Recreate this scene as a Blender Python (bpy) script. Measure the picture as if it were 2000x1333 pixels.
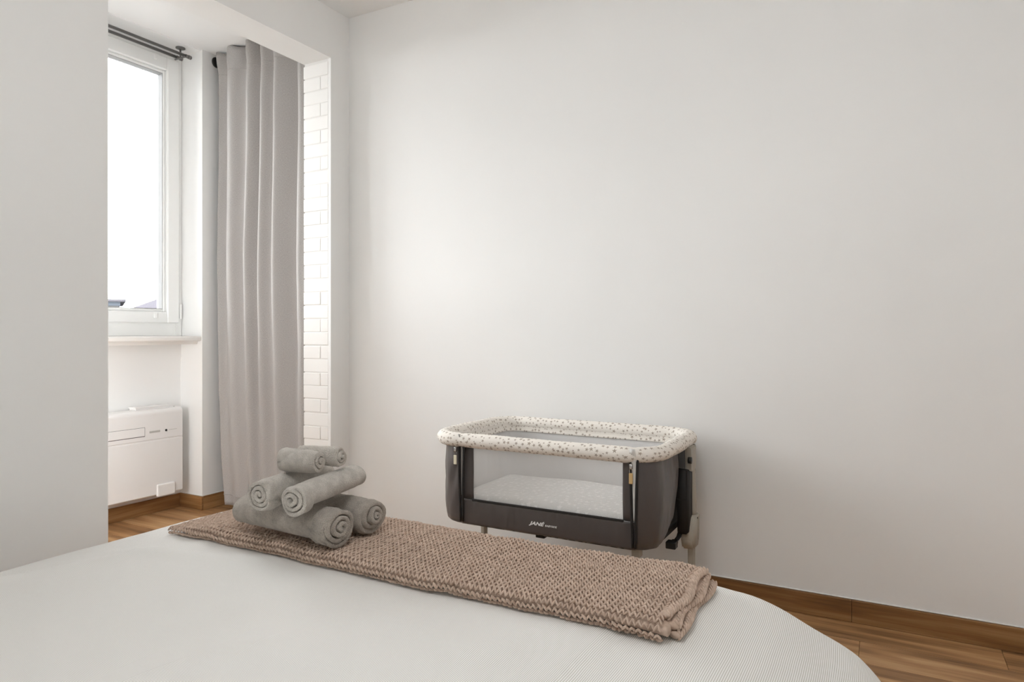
import bpy, bmesh, math, random
from mathutils import Vector, Matrix, noise

for o in list(bpy.data.objects):
    bpy.data.objects.remove(o)
scene = bpy.context.scene
COL = scene.collection
R = math.radians
PI = math.pi
random.seed(7)

# ------------------------------------------------------------------ camera
IMG_W, IMG_H = 2000.0, 1333.0
F_PX, HORIZON = 1333.0, 648.0
YAW = math.atan2(730.0, F_PX)
cam_d = bpy.data.cameras.new('camera')
cam_d.sensor_width = 36.0
cam_d.lens = 36.0 * F_PX / IMG_W
cam_d.shift_y = (HORIZON - IMG_H / 2) / IMG_W
cam_d.clip_start = 0.02
cam_d.clip_end = 500
cam = bpy.data.objects.new('camera', cam_d)
COL.objects.link(cam)
cam.location = (2.4845, -2.747, 1.046)
cam.rotation_euler = (R(90), 0, YAW)
scene.camera = cam

# ------------------------------------------------------------------ light
SKY_STRENGTH = 11.0
world = bpy.data.worlds.new('overcast_sky')
scene.world = world
world.use_nodes = True
bg = world.node_tree.nodes['Background']
bg.inputs['Color'].default_value = (0.985, 0.995, 1.01, 1)
bg.inputs['Strength'].default_value = SKY_STRENGTH

def portal(name, loc, rot, sx, sy):
    l = bpy.data.lights.new(name, 'AREA')
    l.shape = 'RECTANGLE'; l.size = sx; l.size_y = sy
    l.cycles.is_portal = True
    o = bpy.data.objects.new(name, l); COL.objects.link(o)
    o.location = loc; o.rotation_euler = rot
    return o
portal('window_light_portal', (-1.33, -1.05, 1.86), (0, R(-90), 0), 1.6, 1.75)

scene.view_settings.view_transform = 'Standard'
scene.view_settings.look = 'None'
scene.view_settings.gamma = 1.0
scene.view_settings.use_curve_mapping = False
scene.view_settings.exposure = 0.36
try:
    scene.cycles.diffuse_bounces = 8
    scene.cycles.max_bounces = 14
    scene.cycles.transparent_max_bounces = 12
    scene.cycles.sample_clamp_indirect = 6.0
except Exception:
    pass

# ------------------------------------------------------------------ materials
def srgb(r, g, b):
    def f(c):
        c /= 255.0
        return c / 12.92 if c <= 0.04045 else ((c + 0.055) / 1.055) ** 2.4
    return (f(r), f(g), f(b), 1.0)

class NT:
    def __init__(self, name):
        self.m = bpy.data.materials.new(name)
        self.m.use_nodes = True
        self.t = self.m.node_tree
        self.b = self.t.nodes['Principled BSDF']
        self.out = self.t.nodes['Material Output']
    def n(self, typ, **kw):
        nd = self.t.nodes.new(typ)
        for k, v in kw.items():
            if k in nd.inputs.keys():
                nd.inputs[k].default_value = v
            else:
                setattr(nd, k, v)
        return nd
    def l(self, a, b):
        self.t.links.new(a, b)
    def math(self, op, a, b=None, c=None):
        nd = self.t.nodes.new('ShaderNodeMath'); nd.operation = op
        for i, v in enumerate((a, b, c)):
            if v is None: continue
            if isinstance(v, (int, float)): nd.inputs[i].default_value = v
            else: self.l(v, nd.inputs[i])
        return nd.outputs[0]
    def ramp(self, fac, stops):
        nd = self.t.nodes.new('ShaderNodeValToRGB')
        cr = nd.color_ramp
        while len(cr.elements) < len(stops): cr.elements.new(0.5)
        for e, (p, c) in zip(cr.elements, stops):
            e.position = p; e.color = c
        self.l(fac, nd.inputs['Fac'])
        return nd.outputs['Color']
    def bump(self, h, strength=0.3, dist=0.002):
        nd = self.t.nodes.new('ShaderNodeBump')
        nd.inputs['Strength'].default_value = strength
        nd.inputs['Distance'].default_value = dist
        self.l(h, nd.inputs['Height'])
        self.l(nd.outputs[0], self.b.inputs['Normal'])
        return nd
    def mix(self, fac, a, b):
        nd = self.t.nodes.new('ShaderNodeMix'); nd.data_type = 'RGBA'
        if isinstance(fac, (int, float)): nd.inputs[0].default_value = fac
        else: self.l(fac, nd.inputs[0])
        for i, v in ((6, a), (7, b)):
            if isinstance(v, tuple): nd.inputs[i].default_value = v
            else: self.l(v, nd.inputs[i])
        return nd.outputs[2]
    def scaled(self, coord, s):
        mp = self.t.nodes.new('ShaderNodeMapping')
        mp.inputs['Scale'].default_value = s
        self.l(coord, mp.inputs['Vector'])
        return mp.outputs[0]

def plain(name, col, rough=0.5, spec=0.4, bump_scale=None, bump_strength=0.1, metallic=0.0):
    k = NT(name)
    k.b.inputs['Base Color'].default_value = col
    k.b.inputs['Roughness'].default_value = rough
    k.b.inputs['Specular IOR Level'].default_value = spec
    k.b.inputs['Metallic'].default_value = metallic
    tc = k.n('ShaderNodeTexCoord')
    nz = k.n('ShaderNodeTexNoise', Scale=bump_scale or 60.0, Detail=4.0)
    k.l(tc.outputs['Object'], nz.inputs['Vector'])
    k.bump(nz.outputs['Fac'], bump_strength, 0.001)
    return k.m

def paint_mat(name, col, rough=0.75):
    k = NT(name)
    tc = k.n('ShaderNodeTexCoord')
    nz = k.n('ShaderNodeTexNoise', Scale=220.0, Detail=3.0)
    k.l(tc.outputs['Object'], nz.inputs['Vector'])
    n2 = k.n('ShaderNodeTexNoise', Scale=1.3, Detail=2.0)
    k.l(tc.outputs['Object'], n2.inputs['Vector'])
    c2 = tuple(x * 0.97 for x in col[:3]) + (1,)
    k.l(k.ramp(n2.outputs['Fac'], [(0.35, col), (0.7, c2)]), k.b.inputs['Base Color'])
    k.b.inputs['Roughness'].default_value = rough
    k.b.inputs['Specular IOR Level'].default_value = 0.25
    k.bump(nz.outputs['Fac'], 0.06, 0.001)
    return k.m

WHITE = (0.865, 0.863, 0.853, 1)
M = {}
M['wall'] = paint_mat('wall_paint', WHITE)
M['ceiling'] = paint_mat('ceiling_paint', (0.88, 0.877, 0.868, 1))
M['brick'] = paint_mat('painted_brick', (0.86, 0.85, 0.83, 1), 0.6)
M['mortar'] = paint_mat('painted_mortar', (0.78, 0.77, 0.75, 1), 0.8)
M['frame'] = plain('window_plastic', (0.84, 0.845, 0.835, 1), 0.35)
M['gasket'] = plain('window_gasket', (0.35, 0.35, 0.35, 1), 0.6)
M['sill'] = plain('sill_stone', (0.85, 0.83, 0.80, 1), 0.35)
M['ac'] = plain('appliance_plastic', (0.84, 0.83, 0.82, 1), 0.3)
M['ac_cap'] = plain('appliance_cap_plastic', (0.88, 0.875, 0.865, 1), 0.35)
M['ac_dark'] = plain('appliance_dark', (0.02, 0.02, 0.02, 1), 0.4)
M['ac_grey'] = plain('appliance_display', (0.5, 0.49, 0.47, 1), 0.3)
M['rod'] = plain('grey_metal', (0.13, 0.125, 0.12, 1), 0.4, 0.5)
M['rod_black'] = plain('black_metal', (0.025, 0.024, 0.022, 1), 0.4, 0.5)
M['beige_plastic'] = plain('greige_plastic', srgb(164, 157, 145), 0.4)
M['black_plastic'] = plain('black_plastic', (0.012, 0.012, 0.012, 1), 0.4)
M['caulk'] = plain('caulk', (0.8, 0.79, 0.77, 1), 0.5)
M['zip_white'] = plain('zipper_tape_white', (0.75, 0.74, 0.71, 1), 0.6)
M['zip_grey'] = plain('zipper_tape_grey', (0.35, 0.33, 0.31, 1), 0.6)
M['chrome'] = plain('zipper_metal', (0.6, 0.6, 0.6, 1), 0.25, 0.5, metallic=1.0)
M['tag_cream'] = plain('cream_tag', srgb(222, 214, 190), 0.6)
M['tag_tan'] = plain('tan_tag', srgb(200, 170, 120), 0.6)
M['print_white'] = plain('white_print', (0.85, 0.85, 0.85, 1), 0.6)

def wood_mat(name, dark, mid, light, long_axis=0):
    k = NT(name)
    tc = k.n('ShaderNodeTexCoord')
    oi = k.n('ShaderNodeObjectInfo')
    off = k.n('ShaderNodeVectorMath', operation='SCALE')
    k.l(oi.outputs['Location'], off.inputs[0]); off.inputs['Scale'].default_value = 3.7
    add = k.n('ShaderNodeVectorMath', operation='ADD')
    k.l(tc.outputs['Object'], add.inputs[0]); k.l(off.outputs[0], add.inputs[1])
    s1 = [26.0, 26.0, 26.0]; s1[long_axis] = 1.6
    s2 = [150.0, 150.0, 150.0]; s2[long_axis] = 4.0
    n1 = k.n('ShaderNodeTexNoise', Scale=1.0, Detail=5.0, Distortion=0.6)
    k.l(k.scaled(add.outputs[0], s1), n1.inputs['Vector'])
    n2 = k.n('ShaderNodeTexNoise', Scale=1.0, Detail=3.0)
    k.l(k.scaled(add.outputs[0], s2), n2.inputs['Vector'])
    s3 = [9.0, 9.0, 9.0]; s3[long_axis] = 1.1
    n3 = k.n('ShaderNodeTexNoise', Scale=1.0, Detail=3.0, Distortion=1.2)
    k.l(k.scaled(add.outputs[0], s3), n3.inputs['Vector'])
    a = k.math('MULTIPLY', n1.outputs['Fac'], 0.5)
    b = k.math('MULTIPLY_ADD', n2.outputs['Fac'], 0.2, a)
    c = k.math('MULTIPLY_ADD', n3.outputs['Fac'], 0.42, b)
    d = k.math('MULTIPLY_ADD', oi.outputs['Random'], 0.14, c)
    col = k.ramp(d, [(0.46, dark), (0.63, mid), (0.80, light)])
    k.l(col, k.b.inputs['Base Color'])
    k.b.inputs['Roughness'].default_value = 0.42
    k.b.inputs['Specular IOR Level'].default_value = 0.35
    k.bump(n2.outputs['Fac'], 0.12, 0.0006)
    return k.m

M['floor_wood'] = wood_mat('floor_wood', srgb(122, 88, 58), srgb(176, 134, 92), srgb(206, 168, 124), 0)
M['base_wood_x'] = wood_mat('baseboard_wood', srgb(88, 60, 36), srgb(134, 96, 58), srgb(168, 128, 86), 0)
M['base_wood_y'] = wood_mat('baseboard_wood_bay', srgb(88, 60, 36), srgb(134, 96, 58), srgb(168, 128, 86), 1)
M['sub'] = plain('floor_gap', srgb(70, 48, 30), 0.8)

def curtain_mat():
    k = NT('curtain_linen')
    tc = k.n('ShaderNodeTexCoord')
    n1 = k.n('ShaderNodeTexNoise', Scale=1.0, Detail=2.0)
    k.l(k.scaled(tc.outputs['UV'], (760, 150, 1)), n1.inputs['Vector'])
    n2 = k.n('ShaderNodeTexNoise', Scale=1.0, Detail=2.0)
    k.l(k.scaled(tc.outputs['UV'], (150, 760, 1)), n2.inputs['Vector'])
    w = k.math('ADD', k.math('MULTIPLY', n1.outputs['Fac'], 0.5), k.math('MULTIPLY', n2.outputs['Fac'], 0.5))
    col = k.ramp(w, [(0.34, srgb(150, 146, 143)), (0.66, srgb(188, 184, 181))])
    k.l(col, k.b.inputs['Base Color'])
    k.b.inputs['Roughness'].default_value = 0.9
    k.b.inputs['Specular IOR Level'].default_value = 0.1
    k.b.inputs['Sheen Weight'].default_value = 0.2
    k.bump(w, 0.35, 0.001)
    return k.m
M['curtain'] = curtain_mat()

def spread_mat():
    k = NT('striped_bedspread')
    tc = k.n('ShaderNodeTexCoord')
    sp = k.n('ShaderNodeSeparateXYZ'); k.l(tc.outputs['UV'], sp.inputs[0])
    nz = k.n('ShaderNodeTexNoise', Scale=9.0, Detail=2.0)
    k.l(tc.outputs['UV'], nz.inputs['Vector'])
    x = k.math('MULTIPLY_ADD', nz.outputs['Fac'], 0.004, sp.outputs['X'])
    s = k.math('SINE', k.math('MULTIPLY', x, 2 * PI / 0.0036))
    f = k.math('MULTIPLY_ADD', s, 0.5, 0.5)
    col = k.ramp(f, [(0.30, srgb(206, 203, 197)), (0.62, srgb(244, 243, 241))])
    k.l(col, k.b.inputs['Base Color'])
    k.b.inputs['Roughness'].default_value = 0.85
    k.b.inputs['Specular IOR Level'].default_value = 0.15
    n2 = k.n('ShaderNodeTexNoise', Scale=500.0, Detail=2.0)
    k.l(tc.outputs['UV'], n2.inputs['Vector'])
    h = k.math('MULTIPLY_ADD', n2.outputs['Fac'], 0.4, k.math('MULTIPLY', f, 0.5))
    k.bump(h, 0.25, 0.001)
    return k.m
M['spread'] = spread_mat()

def yarn_mat():
    k = NT('brown_cotton_yarn')
    tc = k.n('ShaderNodeTexCoord')
    nz = k.n('ShaderNodeTexNoise', Scale=60.0, Detail=3.0)
    k.l(tc.outputs['Object'], nz.inputs['Vector'])
    k.l(k.ramp(nz.outputs['Fac'], [(0.3, srgb(180, 158, 142)), (0.7, srgb(208, 186, 170))]), k.b.inputs['Base Color'])
    k.b.inputs['Roughness'].default_value = 0.95
    k.b.inputs['Specular IOR Level'].default_value = 0.08
    n2 = k.n('ShaderNodeTexNoise', Scale=900.0, Detail=2.0)
    k.l(tc.outputs['Object'], n2.inputs['Vector'])
    k.bump(n2.outputs['Fac'], 0.4, 0.001)
    return k.m
M['yarn'] = yarn_mat()

def towel_mat(name, c1, c2):
    k = NT(name)
    tc = k.n('ShaderNodeTexCoord')
    nz = k.n('ShaderNodeTexNoise', Scale=45.0, Detail=4.0)
    k.l(tc.outputs['Object'], nz.inputs['Vector'])
    n2 = k.n('ShaderNodeTexNoise', Scale=480.0, Detail=3.0)
    k.l(tc.outputs['Object'], n2.inputs['Vector'])
    f = k.math('MULTIPLY_ADD', n2.outputs['Fac'], 0.5, k.math('MULTIPLY', nz.outputs['Fac'], 0.5))
    k.l(k.ramp(f, [(0.36, c1), (0.64, c2)]), k.b.inputs['Base Color'])
    k.b.inputs['Roughness'].default_value = 1.0
    k.b.inputs['Specular IOR Level'].default_value = 0.05
    k.b.inputs['Sheen Weight'].default_value = 0.25
    k.bump(n2.outputs['Fac'], 1.0, 0.005)
    return k.m
M['towel'] = towel_mat('grey_terry', srgb(160, 151, 141), srgb(200, 191, 180))
M['towel_light'] = towel_mat('light_grey_terry', srgb(188, 181, 172), srgb(224, 217, 208))

def nylon_mat():
    k = NT('charcoal_nylon')
    tc = k.n('ShaderNodeTexCoord')
    nz = k.n('ShaderNodeTexNoise', Scale=14.0, Detail=3.0, Distortion=0.8)
    k.l(k.scaled(tc.outputs['Object'], (1, 1, 0.35)), nz.inputs['Vector'])
    n2 = k.n('ShaderNodeTexNoise', Scale=700.0, Detail=1.0)
    k.l(tc.outputs['Object'], n2.inputs['Vector'])
    k.b.inputs['Base Color'].default_value = srgb(74, 67, 65)
    k.b.inputs['Roughness'].default_value = 0.40
    k.b.inputs['Specular IOR Level'].default_value = 0.6
    k.b.inputs['Sheen Weight'].default_value = 0.15
    h = k.math('MULTIPLY_ADD', n2.outputs['Fac'], 0.02, nz.outputs['Fac'])
    k.bump(h, 0.25, 0.012)
    return k.m
M['nylon'] = nylon_mat()
M['nylon_dark'] = plain('dark_nylon_binding', srgb(40, 37, 36), 0.6, 0.3)

def star_mat(name, base, star, cell, size, bump_str=0.3):
    """printed stars: a five-pointed star in each voronoi cell of the uv sheet (metres)"""
    k = NT(name)
    tc = k.n('ShaderNodeTexCoord')
    vec = k.scaled(tc.outputs['UV'], (1 / cell, 1 / cell, 1))
    vo = k.n('ShaderNodeTexVoronoi', voronoi_dimensions='2D', Scale=1.0, Randomness=0.75)
    k.l(vec, vo.inputs['Vector'])
    sub = k.n('ShaderNodeVectorMath', operation='SUBTRACT')
    k.l(vec, sub.inputs[0]); k.l(vo.outputs['Position'], sub.inputs[1])
    sp = k.n('ShaderNodeSeparateXYZ'); k.l(sub.outputs[0], sp.inputs[0])
    cs = k.n('ShaderNodeSeparateColor'); k.l(vo.outputs['Color'], cs.inputs[0])
    ang = k.math('ARCTAN2', sp.outputs['Y'], sp.outputs['X'])
    ang = k.math('ADD', ang, k.math('MULTIPLY', cs.outputs[0], 6.28))
    w = k.math('ABSOLUTE', k.math('SINE', k.math('MULTIPLY', ang, 2.5)))
    prof = k.math('MULTIPLY_ADD', k.math('POWER', w, 0.75), -0.60, 1.0)
    scl = k.math('MULTIPLY_ADD', cs.outputs[1], 0.55, 0.45)
    rad = k.math('MULTIPLY', k.math('MULTIPLY', prof, scl), size)
    msk = k.math('LESS_THAN', vo.outputs['Distance'], rad)
    k.l(k.mix(msk, base, star), k.b.inputs['Base Color'])
    k.b.inputs['Roughness'].default_value = 0.85
    k.b.inputs['Specular IOR Level'].default_value = 0.1
    nz = k.n('ShaderNodeTexNoise', Scale=1.0, Detail=3.0)
    k.l(k.scaled(tc.outputs['UV'], (190, 22, 1)), nz.inputs['Vector'])
    k.bump(nz.outputs['Fac'], bump_str, 0.004)
    return k.m
M['star_rim'] = star_mat('star_print_padding', srgb(236, 230, 222), srgb(172, 160, 148), 0.0195, 0.46)
M['star_sheet'] = star_mat('star_print_sheet', srgb(220, 219, 217), srgb(242, 241, 239), 0.03, 0.42, 0.5)
M['lining'] = plain('grey_lining', srgb(214, 212, 211), 0.9, 0.1)

def mesh_mat():
    k = NT('sheer_mesh')
    tr = k.n('ShaderNodeBsdfTransparent')
    tr.inputs['Color'].default_value = (1, 1, 1, 1)
    df = k.n('ShaderNodeBsdfDiffuse'); df.inputs['Color'].default_value = srgb(228, 226, 223)
    tc = k.n('ShaderNodeTexCoord')
    ch = k.n('ShaderNodeTexNoise', Scale=900.0, Detail=1.0)
    k.l(tc.outputs['Object'], ch.inputs['Vector'])
    fac = k.math('MULTIPLY_ADD', ch.outputs['Fac'], 0.10, 0.17)
    mx = k.n('ShaderNodeMixShader')
    k.l(fac, mx.inputs[0]); k.l(tr.outputs[0], mx.inputs[1]); k.l(df.outputs[0], mx.inputs[2])
    k.l(mx.outputs[0], k.out.inputs['Surface'])
    return k.m
M['mesh'] = mesh_mat()

def glass_mat():
    k = NT('window_glass')
    tr = k.n('ShaderNodeBsdfTransparent'); tr.inputs['Color'].default_value = (0.97, 0.98, 0.98, 1)
    gl = k.n('ShaderNodeBsdfGlossy', Roughness=0.02)
    fr = k.n('ShaderNodeFresnel', IOR=1.35)
    mx = k.n('ShaderNodeMixShader')
    k.l(fr.outputs[0], mx.inputs[0]); k.l(tr.outputs[0], mx.inputs[1]); k.l(gl.outputs[0], mx.inputs[2])
    k.l(mx.outputs[0], k.out.inputs['Surface'])
    return k.m
M['glass'] = glass_mat()
M['roof_blue'] = plain('blue_grey_roof', (0.075, 0.085, 0.100, 1), 0.8, 0.0)
M['roof_grey'] = plain('slate_roof', (0.058, 0.055, 0.062, 1), 0.8, 0.0)
M['facade'] = plain('pale_facade', (0.075, 0.075, 0.075, 1), 0.9, 0.0)
M['ground'] = plain('outdoor_ground', (0.12, 0.12, 0.115, 1), 0.9)

# ------------------------------------------------------------------ helpers
def link(name, bm, mat, parent=None, smooth=False):
    me = bpy.data.meshes.new(name)
    bmesh.ops.recalc_face_normals(bm, faces=bm.faces)
    bm.to_mesh(me); bm.free()
    if smooth:
        for p in me.polygons: p.use_smooth = True
    if mat is not None: me.materials.append(mat)
    o = bpy.data.objects.new(name, me)
    COL.objects.link(o)
    if parent is not None:
        o.parent = parent
    return o

def empty(name, loc=(0, 0, 0)):
    o = bpy.data.objects.new(name, None); COL.objects.link(o)
    o.location = loc; o.empty_display_size = 0.05
    return o

def tag(o, label, cat, group=None):
    o['label'] = label; o['category'] = cat
    if group: o['group'] = group
    return o

def struct(o, label=None):
    o['kind'] = 'structure'
    if label: o['label'] = label
    return o

def abox(bm, x0, x1, y0, y1, z0, z1, bevel=0.0, seg=2):
    r = bmesh.ops.create_cube(bm, size=1.0)
    vs = r['verts']
    for v in vs:
        v.co = Vector(((x0 + x1) / 2 + v.co.x * (x1 - x0), (y0 + y1) / 2 + v.co.y * (y1 - y0), (z0 + z1) / 2 + v.co.z * (z1 - z0)))
    if bevel > 0:
        es = list({e for v in vs for e in v.link_edges})
        bmesh.ops.bevel(bm, geom=es, offset=bevel, segments=seg, affect='EDGES', profile=0.5)
    return vs

def box(name, x0, x1, y0, y1, z0, z1, mat, parent=None, bevel=0.0, seg=2, smooth=False):
    bm = bmesh.new(); abox(bm, x0, x1, y0, y1, z0, z1, bevel, seg)
    o = link(name, bm, mat, None, smooth)
    if parent is not None: attach(o, parent)
    return o

def attach(o, parent):
    """child keeps its world-space mesh coordinates although the parent sits at its own base"""
    off = Vector((0, 0, 0)); p = parent
    while p is not None:
        off += p.location; p = p.parent
    o.parent = parent
    o.location = o.location - off
    return o

def tube_bm(bm, pts, rad, seg=12, closed=False, cap=True, ry=None):
    pts = [Vector(p) for p in pts]
    n = len(pts); rings = []
    up0 = Vector((0, 0, 1))
    for i, p in enumerate(pts):
        a = pts[(i - 1) % n] if (closed or i > 0) else p
        b = pts[(i + 1) % n] if (closed or i < n - 1) else p
        t = (b - a).normalized()
        up = up0 if abs(t.dot(up0)) < 0.95 else Vector((0, 1, 0))
        s = t.cross(up).normalized(); u = s.cross(t).normalized()
        rr = rad[i] if isinstance(rad, (list, tuple)) else rad
        r2 = (ry if ry is not None else rr)
        rings.append([bm.verts.new(p + s * (rr * math.cos(2 * PI * j / seg)) + u * (r2 * math.sin(2 * PI * j / seg))) for j in range(seg)])
    m = n if closed else n - 1
    for i in range(m):
        A, B = rings[i], rings[(i + 1) % n]
        for j in range(seg):
            bm.faces.new((A[j], A[(j + 1) % seg], B[(j + 1) % seg], B[j]))
    if cap and not closed:
        bm.faces.new(rings[0]); bm.faces.new(rings[-1])
    return rings

def tube(name, pts, rad, mat, parent=None, seg=12, ry=None, smooth=True):
    bm = bmesh.new(); tube_bm(bm, pts, rad, seg, ry=ry)
    o = link(name, bm, mat, None, smooth)
    if parent is not None: attach(o, parent)
    return o

def prism(bm, poly, axis, a0, a1):
    """extrude a 2d polygon along an axis (0=x: poly is (y,z); 1=y: (x,z); 2=z: (x,y))"""
    def P(c, a):
        return (a, c[0], c[1]) if axis == 0 else ((c[0], a, c[1]) if axis == 1 else (c[0], c[1], a))
    A = [bm.verts.new(P(c, a0)) for c in poly]; B = [bm.verts.new(P(c, a1)) for c in poly]
    n = len(poly)
    for i in range(n): bm.faces.new((A[i], A[(i + 1) % n], B[(i + 1) % n], B[i]))
    bm.faces.new(A); bm.faces.new(list(reversed(B)))

def rrect(x0, x1, y0, y1, r, n=6):
    pts = []
    for cx, cy, a0 in ((x1 - r, y1 - r, 0), (x0 + r, y1 - r, 90), (x0 + r, y0 + r, 180), (x1 - r, y0 + r, 270)):
        for i in range(n + 1):
            a = R(a0 + 90 * i / n)
            pts.append((cx + r * math.cos(a), cy + r * math.sin(a)))
    return pts

def grid_obj(name, nu, nv, fn, mat, parent=None, uvfn=None, smooth=True, solid=None):
    bm = bmesh.new(); uvl = bm.loops.layers.uv.new('uv') if uvfn else None
    V = [[bm.verts.new(fn(i / nu, j / nv)) for j in range(nv + 1)] for i in range(nu + 1)]
    for i in range(nu):
        for j in range(nv):
            f = bm.faces.new((V[i][j], V[i + 1][j], V[i + 1][j + 1], V[i][j + 1]))
            if uvl:
                for lp, (a, b) in zip(f.loops, ((i, j), (i + 1, j), (i + 1, j + 1), (i, j + 1))):
                    lp[uvl].uv = uvfn(a / nu, b / nv)
    o = link(name, bm, mat, None, smooth)
    if solid:
        md = o.modifiers.new('thickness', 'SOLIDIFY'); md.thickness = solid; md.offset = 0
    if parent is not None: attach(o, parent)
    return o

# ------------------------------------------------------------------ room shell
CEIL = 2.70
XR, YB = 3.95, -3.45          # right wall, wall behind the bed head
BAY_X = -1.03                 # face of the window-wall pier
NICHE_X = -1.227              # back of the window niche
OPEN_L, JAMB_Y = -1.273, -0.136
HEAD_Z = 2.445
BAY_Y0, BAY_Y1 = -2.3, 0.55

# floor with planks
floor = struct(box('floor', -1.45, XR + 0.2, YB - 0.2, 0.75, -0.12, -0.012, M['sub']))
random.seed(3)
PL_W, PL_L = 0.163, 1.22
def plank_mesh(w, l):
    bm = bmesh.new(); abox(bm, 0, l, -w, 0, -0.012, 0.0, 0.0012, 1)
    me = bpy.data.meshes.new('plank'); bmesh.ops.recalc_face_normals(bm, faces=bm.faces); bm.to_mesh(me); bm.free()
    me.materials.append(M['floor_wood']); return me
PM = {}
def plank(x0, x1, y1, w):
    key = (round(x1 - x0, 2), round(w, 3))
    if key not in PM: PM[key] = plank_mesh(w - 0.0008, key[0] - 0.0008)
    o = bpy.data.objects.new('plank', PM[key]); COL.objects.link(o)
    o.parent = floor; o.location = (x0, y1, 0)
y = 0.652; row = 0
while y > YB:
    xl = -1.227 if y > BAY_Y0 else 0.0
    xr = XR if y - PL_W < 0.02 else -0.02
    j0 = 2.818 - (row - 4) * 0.41
    while j0 > xl: j0 -= PL_L
    x = xl
    nx = j0 + PL_L
    while x < xr - 0.03:
        x2 = min(nx, xr)
        if x2 - x > 0.03: plank(x, x2, y, PL_W)
        x = x2; nx += PL_L
    y -= PL_W; row += 1

ceiling = struct(box('ceiling', -1.45, XR + 0.2, YB - 0.2, 0.75, CEIL, CEIL + 0.12, M['ceiling']))
wall_back = struct(box('wall_back', -0.17, XR + 0.2, 0.0, 0.16, 0, CEIL, M['wall']), 'long plain white wall behind the cot')
wall_right = struct(box('wall_right', XR, XR + 0.15, YB, 0.0, 0, CEIL, M['wall']))
wall_front = struct(box('wall_front', -0.19, XR + 0.2, YB - 0.15, YB, 0, CEIL, M['wall']))

# opening wall: pillar, header, nib, with painted bricks in the jamb
bm = bmesh.new()
abox(bm, -0.19, 0.0, YB, OPEN_L, 0, CEIL)
abox(bm, -0.19, 0.0, OPEN_L, 0.0, HEAD_Z, CEIL)
abox(bm, -0.017, 0.0, JAMB_Y, 0.0, 0, HEAD_Z)
wall_left = struct(link('wall_left', bm, M['wall']), 'white wall with the wide opening to the window bay')
core = box('mortar_bed', -0.184, -0.015, JAMB_Y + 0.0026, 0.0, 0, HEAD_Z, M['mortar'], wall_left)
def brick_mesh(x0, x1, h):
    bm = bmesh.new(); abox(bm, x0, x1, 0, 0.10, 0, h, 0.0025, 2)
    me = bpy.data.meshes.new('brick'); bmesh.ops.recalc_face_normals(bm, faces=bm.faces); bm.to_mesh(me); bm.free()
    me.materials.append(M['brick']); return me
C_H = 0.0695
bmeshes = {'full': brick_mesh(-0.190, -0.019, C_H - 0.0045), 'left': brick_mesh(-0.190, -0.0728, C_H - 0.0045), 'right': brick_mesh(-0.0690, -0.019, C_H - 0.0045)}
random.seed(11)
c = 0
while (c + 1) * C_H < HEAD_Z + 0.01:
    zz = c * C_H + 0.003
    for kind in (('full',) if c % 2 == 0 else ('left', 'right')):
        o = bpy.data.objects.new('brick', bmeshes[kind]); COL.objects.link(o); o.parent = wall_left
        o.location = (random.uniform(-0.001, 0.001), JAMB_Y + random.uniform(-0.001, 0.0012), zz + random.uniform(-0.0012, 0.0012))
        o.rotation_euler = (0, random.uniform(-0.006, 0.006), 0)
    c += 1

# window wall: pier, niche back below the sill, niche lintel, other pier, bay ends
WIN_Y0, WIN_Y1 = -1.95, -0.112
SILL_Z = 1.02
bm = bmesh.new()
abox(bm, -1.42, BAY_X, -0.11, 0.7, 0, CEIL)                       # pier by the curtain
abox(bm, -1.42, BAY_X, BAY_Y0 - 0.2, WIN_Y0, 0, CEIL)             # far pier
abox(bm, -1.42, NICHE_X, WIN_Y0, -0.11, 0, SILL_Z - 0.03)         # parapet under the sill
abox(bm, -1.42, NICHE_X + 0.006, WIN_Y0, -0.11, 0.893, SILL_Z - 0.03)
abox(bm, -1.42, BAY_X - 0.012, WIN_Y0, -0.11, CEIL - 0.006, CEIL)
wall_window = struct(link('wall_window', bm, M['wall']), 'white outer wall with window niche and pier')
struct(box('wall_bay_end', -1.42, -0.17, BAY_Y1, 0.7, 0, CEIL, M['wall']))
struct(box('wall_bay_side', -0.17, -0.02, 0.15, 0.7, 0, CEIL, M['wall']))
struct(box('wall_bay_far', -1.42, 0.0, BAY_Y0 - 0.2, BAY_Y0, 0, CEIL, M['wall']))

# baseboards
def board(name, x0, x1, y0, y1, mat, parent, z1=0.08):
    return box(name, x0, x1, y0, y1, 0.0005, z1, mat, parent, 0.0015, 1)
bb = struct(empty('baseboard_back'), 'brown wood-look baseboard along the long white wall')
xs = [0.0, 1.157, 2.377, 3.597, XR]
for a, b in zip(xs[:-1], xs[1:]):
    board('baseboard_board', a + 0.0004, b - 0.0004, -0.013, -0.0005, M['base_wood_x'], bb)
box('caulk_line', 0, XR, -0.0055, -0.0003, 0.0803, 0.0855, M['caulk'], bb, 0.002, 1)
bb = struct(empty('baseboard_window'), 'brown wood-look baseboard in the window bay')
board('baseboard_board', NICHE_X + 0.0005, NICHE_X + 0.013, WIN_Y0, -0.124, M['base_wood_y'], bb)
board('baseboard_board', NICHE_X + 0.0005, BAY_X + 0.013, -0.1235, -0.1105, M['base_wood_x'], bb)
board('baseboard_board', BAY_X + 0.0005, BAY_X + 0.013, -0.110, BAY_Y1, M['base_wood_y'], bb)
box('caulk_line', NICHE_X + 0.0003, BAY_X, -0.1150, -0.1103, 0.0803, 0.085, M['caulk'], bb, 0.0015, 1)
box('caulk_line', BAY_X + 0.0003, BAY_X + 0.005, -0.11, BAY_Y1, 0.0803, 0.085, M['caulk'], bb, 0.0015, 1)
bb = struct(empty('baseboard_left'), 'brown wood-look baseboard on the opening wall')
board('baseboard_board', 0.0005, 0.013, -0.135, -0.0145, M['base_wood_y'], bb)
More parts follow.
